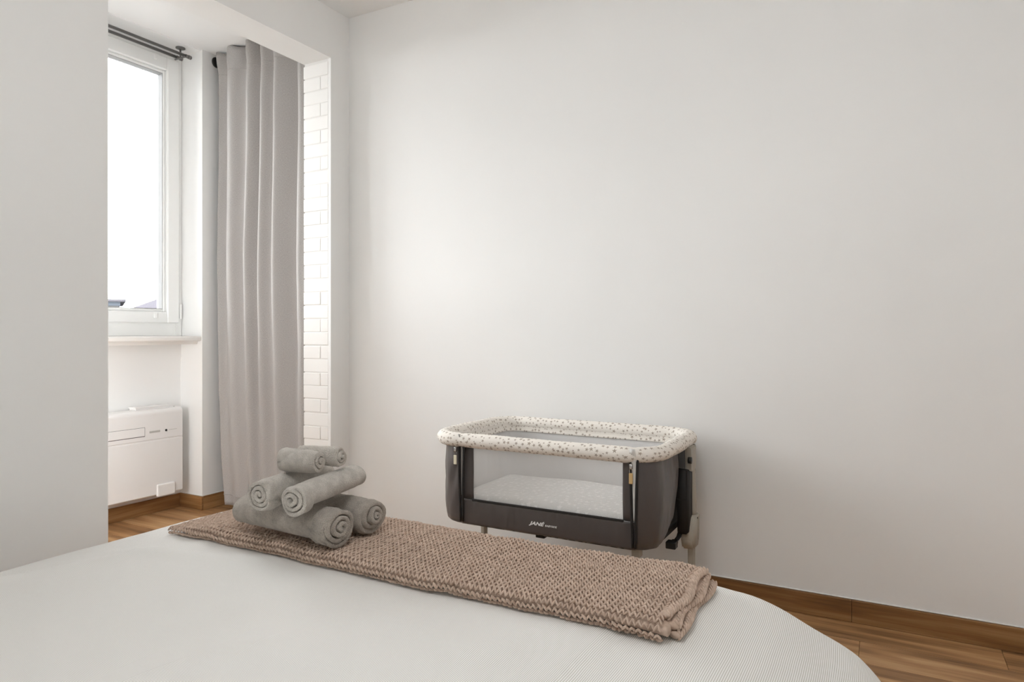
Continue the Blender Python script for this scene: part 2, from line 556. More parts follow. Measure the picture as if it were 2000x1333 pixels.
board('baseboard_board', 0.0005, 0.013, YB, OPEN_L, M['base_wood_y'], bb)

# window
FX0, FX1 = -1.30, -1.212          # frame depth
win = struct(empty('window_1', (-1.25, -1.0, SILL_Z)), 'white plastic window in the bay')
def ring(name, y0, y1, z0, z1, w, x0, x1, mat, parent, bevel=0.003, wb=None):
    bm = bmesh.new(); wb = wb or w
    abox(bm, x0, x1, y0, y0 + w, z0, z1, bevel, 1); abox(bm, x0, x1, y1 - w, y1, z0, z1, bevel, 1)
    abox(bm, x0, x1, y0 + w, y1 - w, z0, z0 + wb, bevel, 1); abox(bm, x0, x1, y0 + w, y1 - w, z1 - w, z1, bevel, 1)
    o = link(name, bm, mat); attach(o, parent); return o
ring('frame', WIN_Y0, -0.112, SILL_Z, CEIL - 0.008, 0.04, FX0, FX1, M['frame'], win, wb=0.085)
MULL = -1.03
box('mullion', FX0, FX1, MULL - 0.03, MULL + 0.03, SILL_Z + 0.05, CEIL - 0.05, M['frame'], win, 0.003, 1)
for (ya, yb) in ((MULL + 0.012, -0.138), (WIN_Y0 + 0.026, MULL - 0.012)):
    s = ring('sash', ya, yb, SILL_Z + 0.075, CEIL - 0.05, 0.078, FX0 + 0.012, FX1 + 0.016, M['frame'], win, 0.006, 0.066)
    ring('glazing_bead', ya + 0.078, yb - 0.078, SILL_Z + 0.141, CEIL - 0.128, 0.016, FX0 + 0.03, FX1 - 0.002, M['frame'], s, 0.004)
    ring('gasket', ya + 0.094, yb - 0.094, SILL_Z + 0.157, CEIL - 0.144, 0.003, FX0 + 0.03, FX1 - 0.006, M['gasket'], s, 0.0008)
    box('pane', FX0 + 0.045, FX0 + 0.049, ya + 0.09, yb - 0.09, SILL_Z + 0.15, CEIL - 0.14, M['glass'], s)
    for zc in (SILL_Z + 0.118, CEIL - 0.075):
        box('hinge_cap', FX1 + 0.014, FX1 + 0.026, yb - 0.165, yb - 0.145, zc - 0.016, zc + 0.016, M['frame'], s, 0.004, 2)
    box('hinge', FX1 + 0.008, FX1 + 0.022, yb + 0.003, yb + 0.012, SILL_Z + 0.10, SILL_Z + 0.19, M['frame'], s, 0.003, 2)
bm = bmesh.new()
prism(bm, [(NICHE_X - 0.02, SILL_Z - 0.03), (BAY_X - 0.012, SILL_Z - 0.03), (BAY_X - 0.006, SILL_Z - 0.024), (BAY_X - 0.004, SILL_Z - 0.008), (BAY_X - 0.010, SILL_Z), (NICHE_X - 0.02, SILL_Z)], 1, WIN_Y0, -0.112)
prism(bm, [(NICHE_X - 0.02, SILL_Z - 0.048), (BAY_X - 0.045, SILL_Z - 0.048), (BAY_X - 0.04, SILL_Z - 0.03), (NICHE_X - 0.02, SILL_Z - 0.03)], 1, WIN_Y0, -0.112)
attach(link('window_sill', bm, M['sill']), win)

# ------------------------------------------------------------------ bed
BCX = 1.42
PROF = [(0.0, .476), (0.5, .476), (0.66, .475), (0.725, .472), (0.825, .459), (0.92, .424), (1.0, .389), (1.036, .363), (1.065, .328), (1.08, .28), (1.085, .2), (1.08, .1)]
def catmull(P, n):
    out = []
    for i in range(len(P) - 1):
        p0 = P[max(i - 1, 0)]; p1 = P[i]; p2 = P[i + 1]; p3 = P[min(i + 2, len(P) - 1)]
        for k in range(n):
            t = k / n
            out.append(tuple(0.5 * ((2 * p1[a]) + (-p0[a] + p2[a]) * t + (2 * p0[a] - 5 * p1[a] + 4 * p2[a] - p3[a]) * t * t + (-p0[a] + 3 * p1[a] - 3 * p2[a] + p3[a]) * t ** 3) for a in range(len(p1))))
    out.append(P[-1]); return out
prof = catmull(PROF, 5)
half = prof
full = [(-a, z) for a, z in reversed(half)][:-1] + half         # cross-section across the bed
LEN = [0.0]
for (a, b) in zip(full[:-1], full[1:]): LEN.append(LEN[-1] + math.hypot(b[0] - a[0], b[1] - a[1]))
FOOT_Y, HEAD_Y = -1.10, -3.38
def bed_z(x):
    a = abs(x - BCX)
    for (p, q) in zip(half[:-1], half[1:]):
        if p[0] <= a <= q[0]:
            t = (a - p[0]) / max(q[0] - p[0], 1e-6); return p[1] + (q[1] - p[1]) * t
    return .1
def crease(x, y):
    h = 0.0
    for (cx, cy, ang, ln, w, amp) in ((1.05, -2.0, 78, .55, .022, .0045), (1.45, -2.05, 70, .5, .03, .006), (1.30, -1.85, 82, .35, .018, .0035), (0.78, -1.75, 60, .3, .03, .005), (1.75, -2.0, 74, .5, .022, .004), (1.62, -1.8, 68, .3, .02, .003), (0.95, -1.62, 25, .3, .025, .004), (1.98, -1.75, 80, .3, .02, .003)):
        ca, sa = math.cos(R(ang)), math.sin(R(ang))
        u = (x - cx) * ca + (y - cy) * sa; v = -(x - cx) * sa + (y - cy) * ca
        v += 0.02 * math.sin(u * 9 + cx * 20)
        h += 2.3 * amp * math.exp(-(v / w) ** 2) * math.exp(-(u / ln) ** 2)
    h += 0.004 * noise.noise((x * 3.0, y * 1.6, 0.3)) + 0.0032 * noise.noise((x * 13.0 + y * 3.0, y * 3.5, 1.7)) + 0.0012 * noise.noise((x * 30.0, y * 9.0, 4.1))
    return h
bed = tag(empty('bed', (BCX, -2.2, 0)), 'low double bed under a cream pinstriped bedspread', 'bed')
ns = len(full) - 1; rows = []
yl = []
nY = 110
ROUND = 0.10
foot_prof = [(0.0, 0.0), (0.03, 0.002), (0.06, 0.010), (0.085, 0.026), (0.10, 0.05), (0.108, 0.09), (0.11, 0.15), (0.11, 0.25), (0.11, 0.36)]
ypts = [(HEAD_Y + (FOOT_Y - 0.10 - HEAD_Y) * i / nY, 0.0) for i in range(nY + 1)] + [(FOOT_Y - 0.10 + a, d) for a, d in catmull(foot_prof, 3)[1:]]
bm = bmesh.new(); uvl = bm.loops.layers.uv.new('uv')
V = []
lv = [0.0]
for (a, b) in zip(ypts[:-1], ypts[1:]): lv.append(lv[-1] + math.hypot(b[0] - a[0], b[1] - a[1]))
for jx, (y, drop) in enumerate(ypts):
    r_ = []
    for (a, z) in full:
        k = 1.0 - 0.05 * max(0.0, min(1.0, (y - (FOOT_Y - 0.25)) / 0.25)) ** 2
        x = BCX + a * (1.0 if abs(a) < 0.7 else (0.7 + (abs(a) - 0.7) * k) / abs(a))
        top = max(0.0, min(1.0, (z - 0.3) / 0.12))
        zz = z + crease(x, y) * top
        zz = max(0.08, zz - drop) if drop > 0 else zz
        side = 1.0 - top
        if side > 0.2:
            x += math.copysign(0.012 * math.sin(y * 14.0) * side, a)
        r_.append(bm.verts.new((x, y + 0.0, zz)))
    V.append(r_)
for j in range(len(ypts) - 1):
    for i in range(ns):
        f = bm.faces.new((V[j][i], V[j][i + 1], V[j + 1][i + 1], V[j + 1][i]))
        for lp, (ii, jj) in zip(f.loops, ((i, j), (i + 1, j), (i + 1, j + 1), (i, j + 1))):
            lp[uvl].uv = (LEN[ii], lv[jj])
o = link('bedspread', bm, M['spread'], None, True); attach(o, bed)
md = o.modifiers.new('thickness', 'SOLIDIFY'); md.thickness = 0.006; md.offset = -1
box('mattress', BCX - 0.80, BCX + 0.80, HEAD_Y + 0.01, FOOT_Y - 0.12, 0.2, 0.42, M['lining'], bed, 0.05, 3, True)
box('bed_base', BCX - 0.78, BCX + 0.78, HEAD_Y + 0.01, FOOT_Y - 0.14, 0.1, 0.195, M['nylon_dark'], bed, 0.01, 2)
for sx in (-0.7, 0.7):
    for yy in (HEAD_Y + 0.1, FOOT_Y - 0.25):
        bm = bmesh.new(); tube_bm(bm, [(BCX + sx, yy, 0.0), (BCX + sx, yy, 0.1)], [0.022, 0.03], 12)
        attach(link('leg', bm, M['nylon_dark'], None, True), bed)

# ------------------------------------------------------------------ knitted throw
TX0, TX1, TY0, TY1 = 0.720, 2.135, -1.530, -1.19
TH = 0.030
throw = tag(empty('knitted_throw', (BCX, -1.35, 0.476)), 'folded brown chunky-knit throw laid across the foot of the bed', 'blanket')
def throw_thick(x):
    t = max(0.0, min(1.0, (x - TX0) / 0.16)); t = t * t * (3 - 2 * t)
    b = math.exp(-((x - 2.08) / 0.06) ** 2)
    return TH * (0.52 + 0.48 * t) + 0.010 * b
def throw_pt(x, s):
    """s in 0..1 runs round the folded strip: under-front, up the front fold, over the top, down the back fold"""
    th = throw_thick(x)
    edge = 0.008 * math.sin(x * 7 + 1) + 0.004 * math.sin(x * 19)
    y0 = TY0 + edge * 0.5; y1 = TY1 + 0.4 * edge
    if x < TX0 + 0.10: y1 -= 0.02 * ((TX0 + 0.10 - x) / 0.10) ** 2
    zb = bed_z(x) + 0.0055 + 0.5 * (crease(x, TY0) + crease(x, TY1))
    r = th / 2
    W = (y1 - y0) - 2 * r
    arc = PI * r; tot = W + 2 * arc
    d = s * tot
    bump = 0.0025 * noise.noise((x * 6, s * 3, 2.0)) + 0.004 * math.sin(PI * s) * noise.noise((x * 2.2, 5.0, s))
    if d < arc:
        a = -PI / 2 - d / r + 0; 
        ang = -PI / 2 - d / r
        p = (y0 + r + r * math.cos(ang), zb + r + r * math.sin(ang)); nrm = (math.cos(ang), math.sin(ang)); b = 0
    elif d < arc + W:
        p = (y0 + r + (d - arc), zb + th); nrm = (0, 1); b = bump
    else:
        ang = PI / 2 - (d - arc - W) / r
        p = (y1 - r + r * math.cos(ang), zb + r + r * math.sin(ang)); nrm = (math.cos(ang), math.sin(ang)); b = 0
    return Vector((x, p[0], p[1] + b)), Vector((0, nrm[0], nrm[1]))
# base cloth under the stitches
bm = bmesh.new(); NXT, NS = 140, 44
V = []
for i in range(NXT + 1):
    x = TX0 + (TX1 - TX0) * i / NXT
    ringv = []
    for j in range(NS + 1):
        p, nn = throw_pt(x, j / NS); ringv.append(bm.verts.new(p - nn * 0.0095))
    V.append(ringv)
for i in range(NXT):
    for j in range(NS):
        bm.faces.new((V[i][j], V[i + 1][j], V[i + 1][j + 1], V[i][j + 1]))
    bm.faces.new((V[i][0], V[i][NS], V[i + 1][NS], V[i + 1][0]))
bm.faces.new(V[0]); bm.faces.new(V[NXT])
attach(link('folded_cloth', bm, M['yarn'], None, True), throw)
# stitches: slanted yarn loops, alternating column by column
def sphere_tmpl(nu=6, nv=4):
    vs = [(0, 0, 1)]
    for j in range(1, nv):
        ph = PI * j / nv
        for i in range(nu):
            a = 2 * PI * i / nu; vs.append((math.sin(ph) * math.cos(a), math.sin(ph) * math.sin(a), math.cos(ph)))
    vs.append((0, 0, -1)); fs = []
    for i in range(nu): fs.append((0, 1 + i, 1 + (i + 1) % nu))
    for j in range(nv - 2):
        for i in range(nu):
            a = 1 + j * nu + i; b = 1 + j * nu + (i + 1) % nu
            fs.append((a, a + nu, b + nu, b))
    l = len(vs) - 1
    for i in range(nu): fs.append((l, 1 + (nv - 2) * nu + (i + 1) % nu, 1 + (nv - 2) * nu + i))
    return vs, fs
TV, TF = sphere_tmpl(8, 5)
def blobs(name, items, mat, parent):
    """items: (centre, axis a, axis b, axis c) half-axis vectors"""
    verts, faces = [], []
    for c, A, B, C in items:
        n0 = len(verts)
        for (x, y, z) in TV:
            p = c + A * x + B * y + C * z; verts.append((p.x, p.y, p.z))
        for f in TF: faces.append(tuple(n0 + q for q in f))
    me = bpy.data.meshes.new(name); me.from_pydata(verts, [], faces); me.update()
    for p in me.polygons: p.use_smooth = True
    me.materials.append(mat)
    o = bpy.data.objects.new(name, me); COL.objects.link(o); attach(o, parent); return o
random.seed(5)
items = []
PX, PS = 0.0120, 0.0136
nx = int((TX1 - TX0) / PX)
tot = (TY1 - TY0) + 0.045
NSR = int(tot / PS)
for i in range(nx):
    for half_ in (0, 1):
        x = TX0 + (i + 0.25 + 0.5 * half_) * PX
        for j in range(NSR):
            s = (j + 0.5) / NSR + 0.004 * noise.noise((x * 5, j * 0.6, 8.0))
            xx = x + 0.0035 * noise.noise((x * 9, s * 7, 0.5))
            p, nn = throw_pt(xx, s)
            p2, _ = throw_pt(xx, min(1.0, s + 0.004))
            tv = (p2 - p).normalized() if s < 0.995 else nn.cross(Vector((1, 0, 0))) * -1
            sl = 0.62 if half_ == 0 else -0.62
            la = (tv + Vector((1, 0, 0)) * sl).normalized()
            lb_j = nn.cross(la).normalized() * random.uniform(-0.16, 0.16)
            la = (la + lb_j).normalized()
            lb = nn.cross(la).normalized()
            k = random.uniform(0.84, 1.14)
            lift = random.uniform(-0.0008, 0.0008) + 0.0014 * noise.noise((x * 40, s * 30, 3))
            items.append((p + nn * lift, (la + nn * 0.22).normalized() * (0.0086 * k), lb * (0.0024 * k), nn * 0.0036 * k))
st = blobs('knit_stitches', items, M['yarn'], throw); st['kind'] = 'stuff'
# layered folds showing at the right end
for q, (dz, dx, hh, yin) in enumerate(((0.008, 0.010, 0.0065, 0.010), (0.021, 0.004, 0.0062, 0.012), (0.034, -0.006, 0.006, 0.022))):
    path = []
    for k in range(41):
        t = k / 40.0
        yy = TY0 + 0.03 + yin * 0.5 + t * (TY1 - TY0 - 0.034 - yin)
        x_ = TX1 + dx - 0.004 + 0.005 * math.sin(t * 9 + q * 2)
        path.append((x_, yy, bed_z(x_) + 0.003 + dz + 0.003 * math.sin(t * 7 + q)))
    tube('fold_edge', path, 0.011, M['yarn'], throw, 10, ry=hh)
    it = []
    for k in range(0, 26):
        t = (k + 0.5) / 26
        i0 = min(39, int(t * 40)); f = t * 40 - i0
        p = Vector(path[i0]).lerp(Vector(path[i0 + 1]), f)
        for ang in (60, 15, -35):
            d = Vector((math.cos(R(ang)) , 0, math.sin(R(ang)) ))
            c_ = p + Vector((d.x * 0.0105, 0, d.z * (hh - 0.0005)))
            la = Vector((-d.z * 0.9, 0.75, d.x * 0.9)).normalized()
            c_ += d * 0.001 + Vector((0, random.uniform(-0.002, 0.002), 0))
            it.append((c_, la * 0.0078, la.cross(d).normalized() * 0.0027, d * 0.0030))
    s_ = blobs('fold_stitches', it, M['yarn'], throw); s_['kind'] = 'stuff'

# ------------------------------------------------------------------ rolled towels
def towel(name, p0, p1, r, label, mat, turns=3.4, squash=0.93, seed=0, flap=0.9, phase=0.0, tele=0.012, core=0.16, spin=1, cone=0.0, f0=-1.0, f1=1.0):
    p0 = Vector(p0); p1 = Vector(p1); L = (p1 - p0).length
    ax = (p1 - p0).normalized()
    side = ax.cross(Vector((0, 0, 1))).normalized(); up = side.cross(ax).normalized()
    c0 = (p0 + p1) / 2
    base = Vector((c0.x, c0.y, c0.z - r * squash))
    root = tag(empty(name, base), label, 'towel', 'rolled grey towels stacked on the throw')
    pitch = r * (1 - core) / turns
    th = pitch * 0.80
    phase = phase - spin * turns * 2 * PI
    NT_ = int(turns * 30); NA = 22
    bm = bmesh.new(); rings = []
    for i in range(NT_ + 1):
        t = i / NT_
        tb = turns * t
        loop = []
        def pt(axial, layer):
            # axial -1..1, layer 0 inner .. 1 outer
            q_ = max(0.0, min(1.0, (axial - f0) / (f1 - f0)))
            th_tot = turns * 2 * PI + flap * q_
            thn = t * th_tot
            rad = r * core + pitch * (thn / (2 * PI)) * (turns / (turns + 0.0))
            rad = min(rad, r * 1.02)
            tp = max(0.0, (t - 0.90) / 0.10); tp = tp * tp
            rad -= pitch * 0.75 * tp
            rr = rad - th * (1 - 0.6 * tp) * (1 - layer)
            a = thn * spin + phase
            wob = 1 + 0.055 * noise.noise((math.cos(a) * 1.3, math.sin(a) * 1.3, seed + t * 2 + axial * 0.8)) + 0.03 * math.sin(3 * a + seed)
            wob += 0.035 * noise.noise((axial * 3.5, a * 1.1, seed * 3.1)) + 0.05 * abs(axial) ** 3 * math.sin(axial * 26 + 1.5 * math.cos(a) + seed)
            if abs(axial) < 0.999: wob += 0.012 * noise.noise((axial * 11.0, math.cos(a) * 2, seed + math.sin(a) * 2))
            endt = 1 - 0.07 * abs(axial) ** 6
            rr *= wob * endt * (1 + cone * axial)
            tel = tele * (0.5 - t) + 0.35 * tele * noise.noise((t * 5, seed, axial)) 
            s_ = axial * L / 2 + math.copysign(1, axial) * tel * abs(axial) ** 2
            return ax * s_ + side * (rr * math.cos(a)) + up * (rr * math.sin(a) * squash) + Vector((0, 0, r * squash))
        prof_l = []
        for k in range(NA + 1):
            prof_l.append((-0.985 + 1.97 * k / NA, 1.0))
        prof_l += [(0.997, 0.86), (1.0, 0.5), (0.997, 0.14)]
        for k in range(NA // 2 + 1):
            prof_l.append((0.985 - 1.97 * k / (NA // 2), 0.0))
        prof_l += [(-0.997, 0.14), (-1.0, 0.5), (-0.997, 0.86)]
        rings.append([bm.verts.new(pt(a, l)) for a, l in prof_l])
    n = len(rings[0])
    for i in range(NT_):
        A, B = rings[i], rings[i + 1]
        for j in range(n): bm.faces.new((A[j], A[(j + 1) % n], B[(j + 1) % n], B[j]))
    bm.faces.new(rings[0]); bm.faces.new(rings[-1])
    o = link('rolled_cloth', bm, mat, root, True)
    return root
TZ = 0.476 + TH + 0.0130
towel('rolled_towel', (0.965, -1.472, TZ + .048), (1.321, -1.490, TZ + .0485), 0.0585, 'large grey rolled towel at the bottom front of the stack', M['towel'], 2.9, 0.84, 1.0, 3.6, R(-130), 0.020, spin=1, f0=0.35, f1=0.95)
towel('rolled_towel', (0.980, -1.353, TZ + .046), (1.324, -1.365, TZ + .047), 0.0565, 'large grey rolled towel at the bottom back of the stack, beside the cot', M['towel'], 2.7, 0.84, 4.0, 3.2, R(-130), 0.024, spin=1, f0=0.2, f1=0.9)
towel('rolled_towel', (1.258, -1.590, TZ + .127), (1.232, -1.330, TZ + .137), 0.0475, 'pale grey rolled towel in the middle layer with its spiral end at the front', M['towel_light'], 2.9, 0.94, 7.0, -3.4, R(75), 0.012, spin=1, f0=-0.98, f1=-0.40)
towel('rolled_towel', (1.150, -1.590, TZ + .128), (1.128, -1.335, TZ + .133), 0.0470, 'pale grey rolled towel in the middle layer, leftmost', M['towel_light'], 3.0, 0.98, 10.0, -1.6, R(-20), 0.006, spin=1, f0=-0.8, f1=-0.2)
towel('rolled_towel', (1.128, -1.496, TZ + .204), (1.241, -1.475, TZ + .200), 0.0345, 'small grey rolled face cloth on top of the stack with a folded-over flap', M['towel_light'], 2.2, 0.96, 13.0, 2.4, R(-20), 0.006, spin=1, cone=-0.10, f0=-0.85, f1=0.35)
towel('rolled_towel', (1.120, -1.427, TZ + .202), (1.250, -1.407, TZ + .200), 0.0300, 'small grey rolled face cloth on top of the stack, tucked behind the other', M['towel_light'], 2.3, 0.98, 16.0, 0.6, R(100), 0.008, spin=1)

# ------------------------------------------------------------------ bedside cot
CX0, CX1, CY0, CY1 = 0.970, 1.835, -0.61, -0.07
RIM_Z = 0.643
cot = tag(empty('bedside_cot', ((CX0 + CX1) / 2, (CY0 + CY1) / 2, 0)), 'charcoal bedside baby cot with mesh window and star-print padded rim', 'cot')
def path_rr(x0, x1, y0, y1, r, step=0.012):
    """dense rounded rectangle, counter-clockwise from the middle of the front edge, with arc length"""
    pts = []
    segs = [((x0 + x1) / 2, y0, x1 - r, y0)]
    def line(a, b):
        n = max(2, int(math.hypot(b[0] - a[0], b[1] - a[1]) / step))
        for i in range(n): pts.append((a[0] + (b[0] - a[0]) * i / n, a[1] + (b[1] - a[1]) * i / n))
    def arc(cx, cy, a0):
        n = max(6, int(r * PI / 2 / step))
        for i in range(n):
            a = R(a0) + (PI / 2) * i / n; pts.append((cx + r * math.cos(a), cy + r * math.sin(a)))
    mx = (x0 + x1) / 2
    line((mx, y0), (x1 - r, y0)); arc(x1 - r, y0 + r, -90); line((x1, y0 + r), (x1, y1 - r)); arc(x1 - r, y1 - r, 0)
    line((x1 - r, y1), (x0 + r, y1)); arc(x0 + r, y1 - r, 90); line((x0, y1 - r), (x0, y0 + r)); arc(x0 + r, y0 + r, 180); line((x0 + r, y0), (mx, y0))
    return pts
# padded rim
rp = path_rr(CX0, CX1, CY0, CY1, 0.115, 0.010)
bm = bmesh.new(); uvl = bm.loops.layers.uv.new('uv'); SEG = 20; rings = []; n = len(rp)
acc = 0.0; lens = []
def rim_dip(x, y):
    return 0.0
for i, (x, y) in enumerate(rp):
    a = rp[i - 1]; b = rp[(i + 1) % n]
    t = Vector((b[0] - a[0], b[1] - a[1], 0)).normalized(); s = Vector((t.y, -t.x, 0))
    if i: acc += math.hypot(x - a[0], y - a[1])
    lens.append(acc)
    w = 1 + 0.06 * noise.noise((x * 9, y * 9, 1)) + 0.03 * noise.noise((x * 60, y * 60, 4))
    # gathered where the zips close over the rim
    for zx in (1.102, 1.766):
        if y < -0.55: w -= 0.10 * math.exp(-((x - zx) / 0.008) ** 2)
    rings.append([bm.verts.new(Vector((x, y, RIM_Z)) + s * (0.0285 * w * math.cos(2 * PI * j / SEG)) + Vector((0, 0, 1)) * (0.0265 * w * math.sin(2 * PI * j / SEG))) for j in range(SEG)])
lens.append(acc + 0.01)
for i in range(n):
    A, B = rings[i], rings[(i + 1) % n]
    for j in range(SEG):
        f = bm.faces.new((A[j], A[(j + 1) % SEG], B[(j + 1) % SEG], B[j]))
        for lp, (ii, jj) in zip(f.loops, ((i, j), (i, j + 1), (i + 1, j + 1), (i + 1, j))):
            lp[uvl].uv = (lens[ii], jj * 0.172 / SEG)
attach(link('padded_rim', bm, M['star_rim'], None, True), cot)
# fabric walls, cut into panels along the perimeter
BW = dict(x0=CX0 + 0.026, x1=CX1 - 0.012, y0=CY0 + 0.008, y1=CY1 - 0.006, r=0.080)
wp = path_rr(BW['x0'], BW['x1'], BW['y0'], BW['y1'], BW['r'], 0.008)
nw = len(wp)
def find(cond):
    return [i for i, p in enumerate(wp) if cond(p)]
def wall_pt(i, z, push=0.0):
    x, y = wp[i % nw]; a = wp[(i - 1) % nw]; b = wp[(i + 1) % nw]
    t = Vector((b[0] - a[0], b[1] - a[1], 0)).normalized(); s = Vector((t.y, -t.x, 0))
    return Vector((x, y, z)) + s * push
def bulge(z, z0, z1, amt): 
    t = (z - z0) / (z1 - z0); return amt * math.sin(PI * max(0, min(1, t)))
def panel(name, i0, i1, zlo, zhi, mat, parent, push=0.0, bul=0.0, nz=10, thick=0.004, wr=0.0, puck=0.0):
    idx = list(range(i0, i1 + 1)); bm = bmesh.new(); V = []; uvl = bm.loops.layers.uv.new('uv')
    for i in idx:
        lo = zlo(i) if callable(zlo) else zlo; hi = zhi
        col = []
        for k in range(nz + 1):
            z = lo + (hi - lo) * k / nz
            w = wr * noise.noise((i * 0.35, z * 14, push * 50)) if wr else 0
            pk = push + bulge(z, lo - 0.02, hi + 0.02, bul) + w
            if k == 0: pk -= bul * 0.6
            if puck: pk += puck * max(0.0, noise.noise((i * 0.9, 0.0, 3.0)) + 0.35 * math.sin(i * 1.7)) * (math.exp(-((hi - z) / 0.022) ** 2) + 0.5 * math.exp(-((z - lo) / 0.012) ** 2)) * (1 if k < nz else 0)
            col.append(bm.verts.new(wall_pt(i, z, pk)))
        V.append(col)
    for a in range(len(idx) - 1):
        for k in range(nz):
            f = bm.faces.new((V[a][k], V[a + 1][k], V[a + 1][k + 1], V[a][k + 1]))
            for lp, (p_, q_) in zip(f.loops, ((a, k), (a + 1, k), (a + 1, k + 1), (a, k + 1))): lp[uvl].uv = (p_ * 0.008, V[p_][q_].co.z)
    o = link(name, bm, mat, None, True)
    md = o.modifiers.new('thickness', 'SOLIDIFY'); md.thickness = thick; md.offset = -1
    attach(o, parent); return o
front = lambda p: p[1] < BW['y0'] + 0.03
def near(xv):     # index on the front edge nearest to x
    best = min((abs(p[0] - xv), i) for i, p in enumerate(wp) if front(p)); return best[1]
ZB, ZT = 0.332, 0.632
i_wl, i_wr = near(1.147), near(1.726)
i_zl, i_zr = near(1.102), near(1.766)
def rng(a, b):  # ranges crossing the path start
    return (a, b if b > a else b + nw)
# bottom band between the zips (with slight sag), side borders, mesh window
a, b = rng(i_zl, i_zr)
panel('front_band', a, b, ZB, 0.424, M['nylon'], cot, 0.004, 0.006, 18, wr=0.002, puck=0.006)
a, b = rng(i_zl, i_wl); panel('window_border', a, b, 0.424, ZT, M['nylon'], cot, 0.003, 0.002, 8, wr=0.002)
a, b = rng(i_wr, i_zr); panel('window_border', a, b, 0.424, ZT, M['nylon'], cot, 0.003, 0.002, 8, wr=0.002)
a, b = rng(i_wl, i_wr); panel('mesh_window', a, b, 0.424, ZT, M['mesh'], cot, 0.002, 0.0, 8, 0.0006)
wl, wr_ = wp[i_wl][0], wp[i_wr][0]
box('binding', wl - 0.004, wr_ + 0.004, BW['y0'] - 0.010, BW['y0'] - 0.004, 0.420, 0.429, M['nylon_dark'], cot, 0.002, 1)
# right wrap panel: round the corner and along part of the end, lower back corner rounded
i_end = min((abs(p[1] + 0.355) + (0 if p[0] > 1.6 else 9), i) for i, p in enumerate(wp))[1]
def zlo_r(i):
    x, y = wp[i % nw]
    t = max(0.0, min(1.0, (y + 0.56) / 0.205)); return ZB + 0.15 * (1 - math.sqrt(max(0.0, 1 - t ** 2.6)))
a, b = rng(i_zr, i_end); panel('end_panel', a, b, zlo_r, ZT, M['nylon'], cot, 0.006, 0.014, 12, wr=0.003)
i_endl = min((abs(p[1] + 0.355) + (0 if p[0] < 1.2 else 9), i) for i, p in enumerate(wp))[1]
a, b = rng(i_endl, i_zl); panel('end_panel', a, b, lambda i: ZB + 0.02 * max(0.0, min(1.0, (1.09 - wp[i % nw][0]) / 0.09)) ** 2, ZT, M['nylon'], cot, 0.003, 0.005, 14, wr=0.005)
# inner walls (lining), recessed dark ends and back
a, b = i_end - 1, find(lambda p: p[0] > 1.7 and p[1] > BW['y1'] - 0.001)[0]
panel('end_wall', a, b, 0.36, ZT, M['nylon_dark'], cot, -0.008, 0, 6)
a, b = find(lambda p: p[0] < 1.1 and p[1] > BW['y1'] - 0.001)[-1], i_endl + 1
panel('end_wall', a, b, 0.36, ZT, M['nylon_dark'], cot, -0.008, 0, 6)
b0 = find(lambda p: p[1] > BW['y1'] - 0.001)
panel('back_wall', b0[0], b0[-1], 0.34, ZT, M['lining'], cot, -0.002, 0, 6, wr=0.0015)
a, b = rng(near(1.775), near(1.095) - nw if False else near(1.095)); 
panel('inner_lining', near(1.775), near(1.095), 0.36, 0.635, M['lining'], cot, -0.014, 0, 6, 0.002, wr=0.003)
bm = bmesh.new(); prism(bm, rrect(BW['x0'] + 0.004, BW['x1'] - 0.004, BW['y0'] + 0.004, BW['y1'] - 0.004, 0.10), 2, ZB + 0.002, ZB + 0.018)
attach(link('base_board', bm, M['nylon_dark']), cot)
panel('rim_skirt', near(1.775), near(1.095), 0.607, 0.650, M['star_rim'], cot, -0.020, 0.006, 6, 0.004)
piping = [wall_pt(i, ZB + 0.002, 0.002) for i in range(i_zl, i_zr + nw + 1, 2)]
tube('bottom_piping', piping, 0.003, M['nylon_dark'], cot, 6)
# zips
def zip_(xc, mat, wid, z0, puller_mat, white):
    yf = BW['y0'] - 0.006
    bm = bmesh.new()
    for k, s in ((0, -1), (1, 1)):
        pts = [(xc + s * 0.012 * (0.4 + 0.6 * t), yf - 0.006 - 0.004 * math.sin(PI * t), ZB + 0.01 + (ZT - ZB - 0.01) * t) for t in [q / 12 for q in range(13)]]
        tube_bm(bm, pts, 0.0045, 8)
    z = link('zip_binding', bm, M['nylon_dark'], None, True); attach(z, cot)
    bm = bmesh.new()
    V = []
    for q in range(17):
        t = q / 16; zz = z0 + (ZT + 0.035 - z0) * t
        wv = wid * (0.35 + 0.65 * min(1, t * 1.6))
        yy = yf - 0.006 - (0.022 * max(0.0, (zz - 0.615) / 0.06) if zz > 0.615 else 0)
        V.append((bm.verts.new((xc - wv, yy, zz)), bm.verts.new((xc, yy - 0.003, zz)), bm.verts.new((xc + wv, yy, zz))))
    for q in range(16):
        for s in (0, 1): bm.faces.new((V[q][s], V[q][s + 1], V[q + 1][s + 1], V[q + 1][s]))
    t_ = link('zip_tape', bm, mat, None, True)
    md = t_.modifiers.new('thickness', 'SOLIDIFY'); md.thickness = 0.0015
    attach(t_, cot)
    # slider and hanging tag
    px = xc - 0.006 if white else xc - 0.020
    bm = bmesh.new(); abox(bm, px - 0.005, px + 0.005, yf - 0.024, yf - 0.012, 0.600, 0.618, 0.003, 2)
    tor = [(px + 0.0045 * math.cos(2 * PI * q / 12), yf - 0.020, 0.594 + 0.008 * math.sin(2 * PI * q / 12)) for q in range(12)]
    tube_bm(bm, tor, 0.0012, 6, closed=True)
    s_ = link('zip_slider', bm, M['chrome'], None, True); attach(s_, cot)
    pt = box('pull_tag', px - 0.0065, px + 0.0065, yf - 0.0225, yf - 0.0185, 0.553, 0.588, puller_mat, s_, 0.0018, 2)
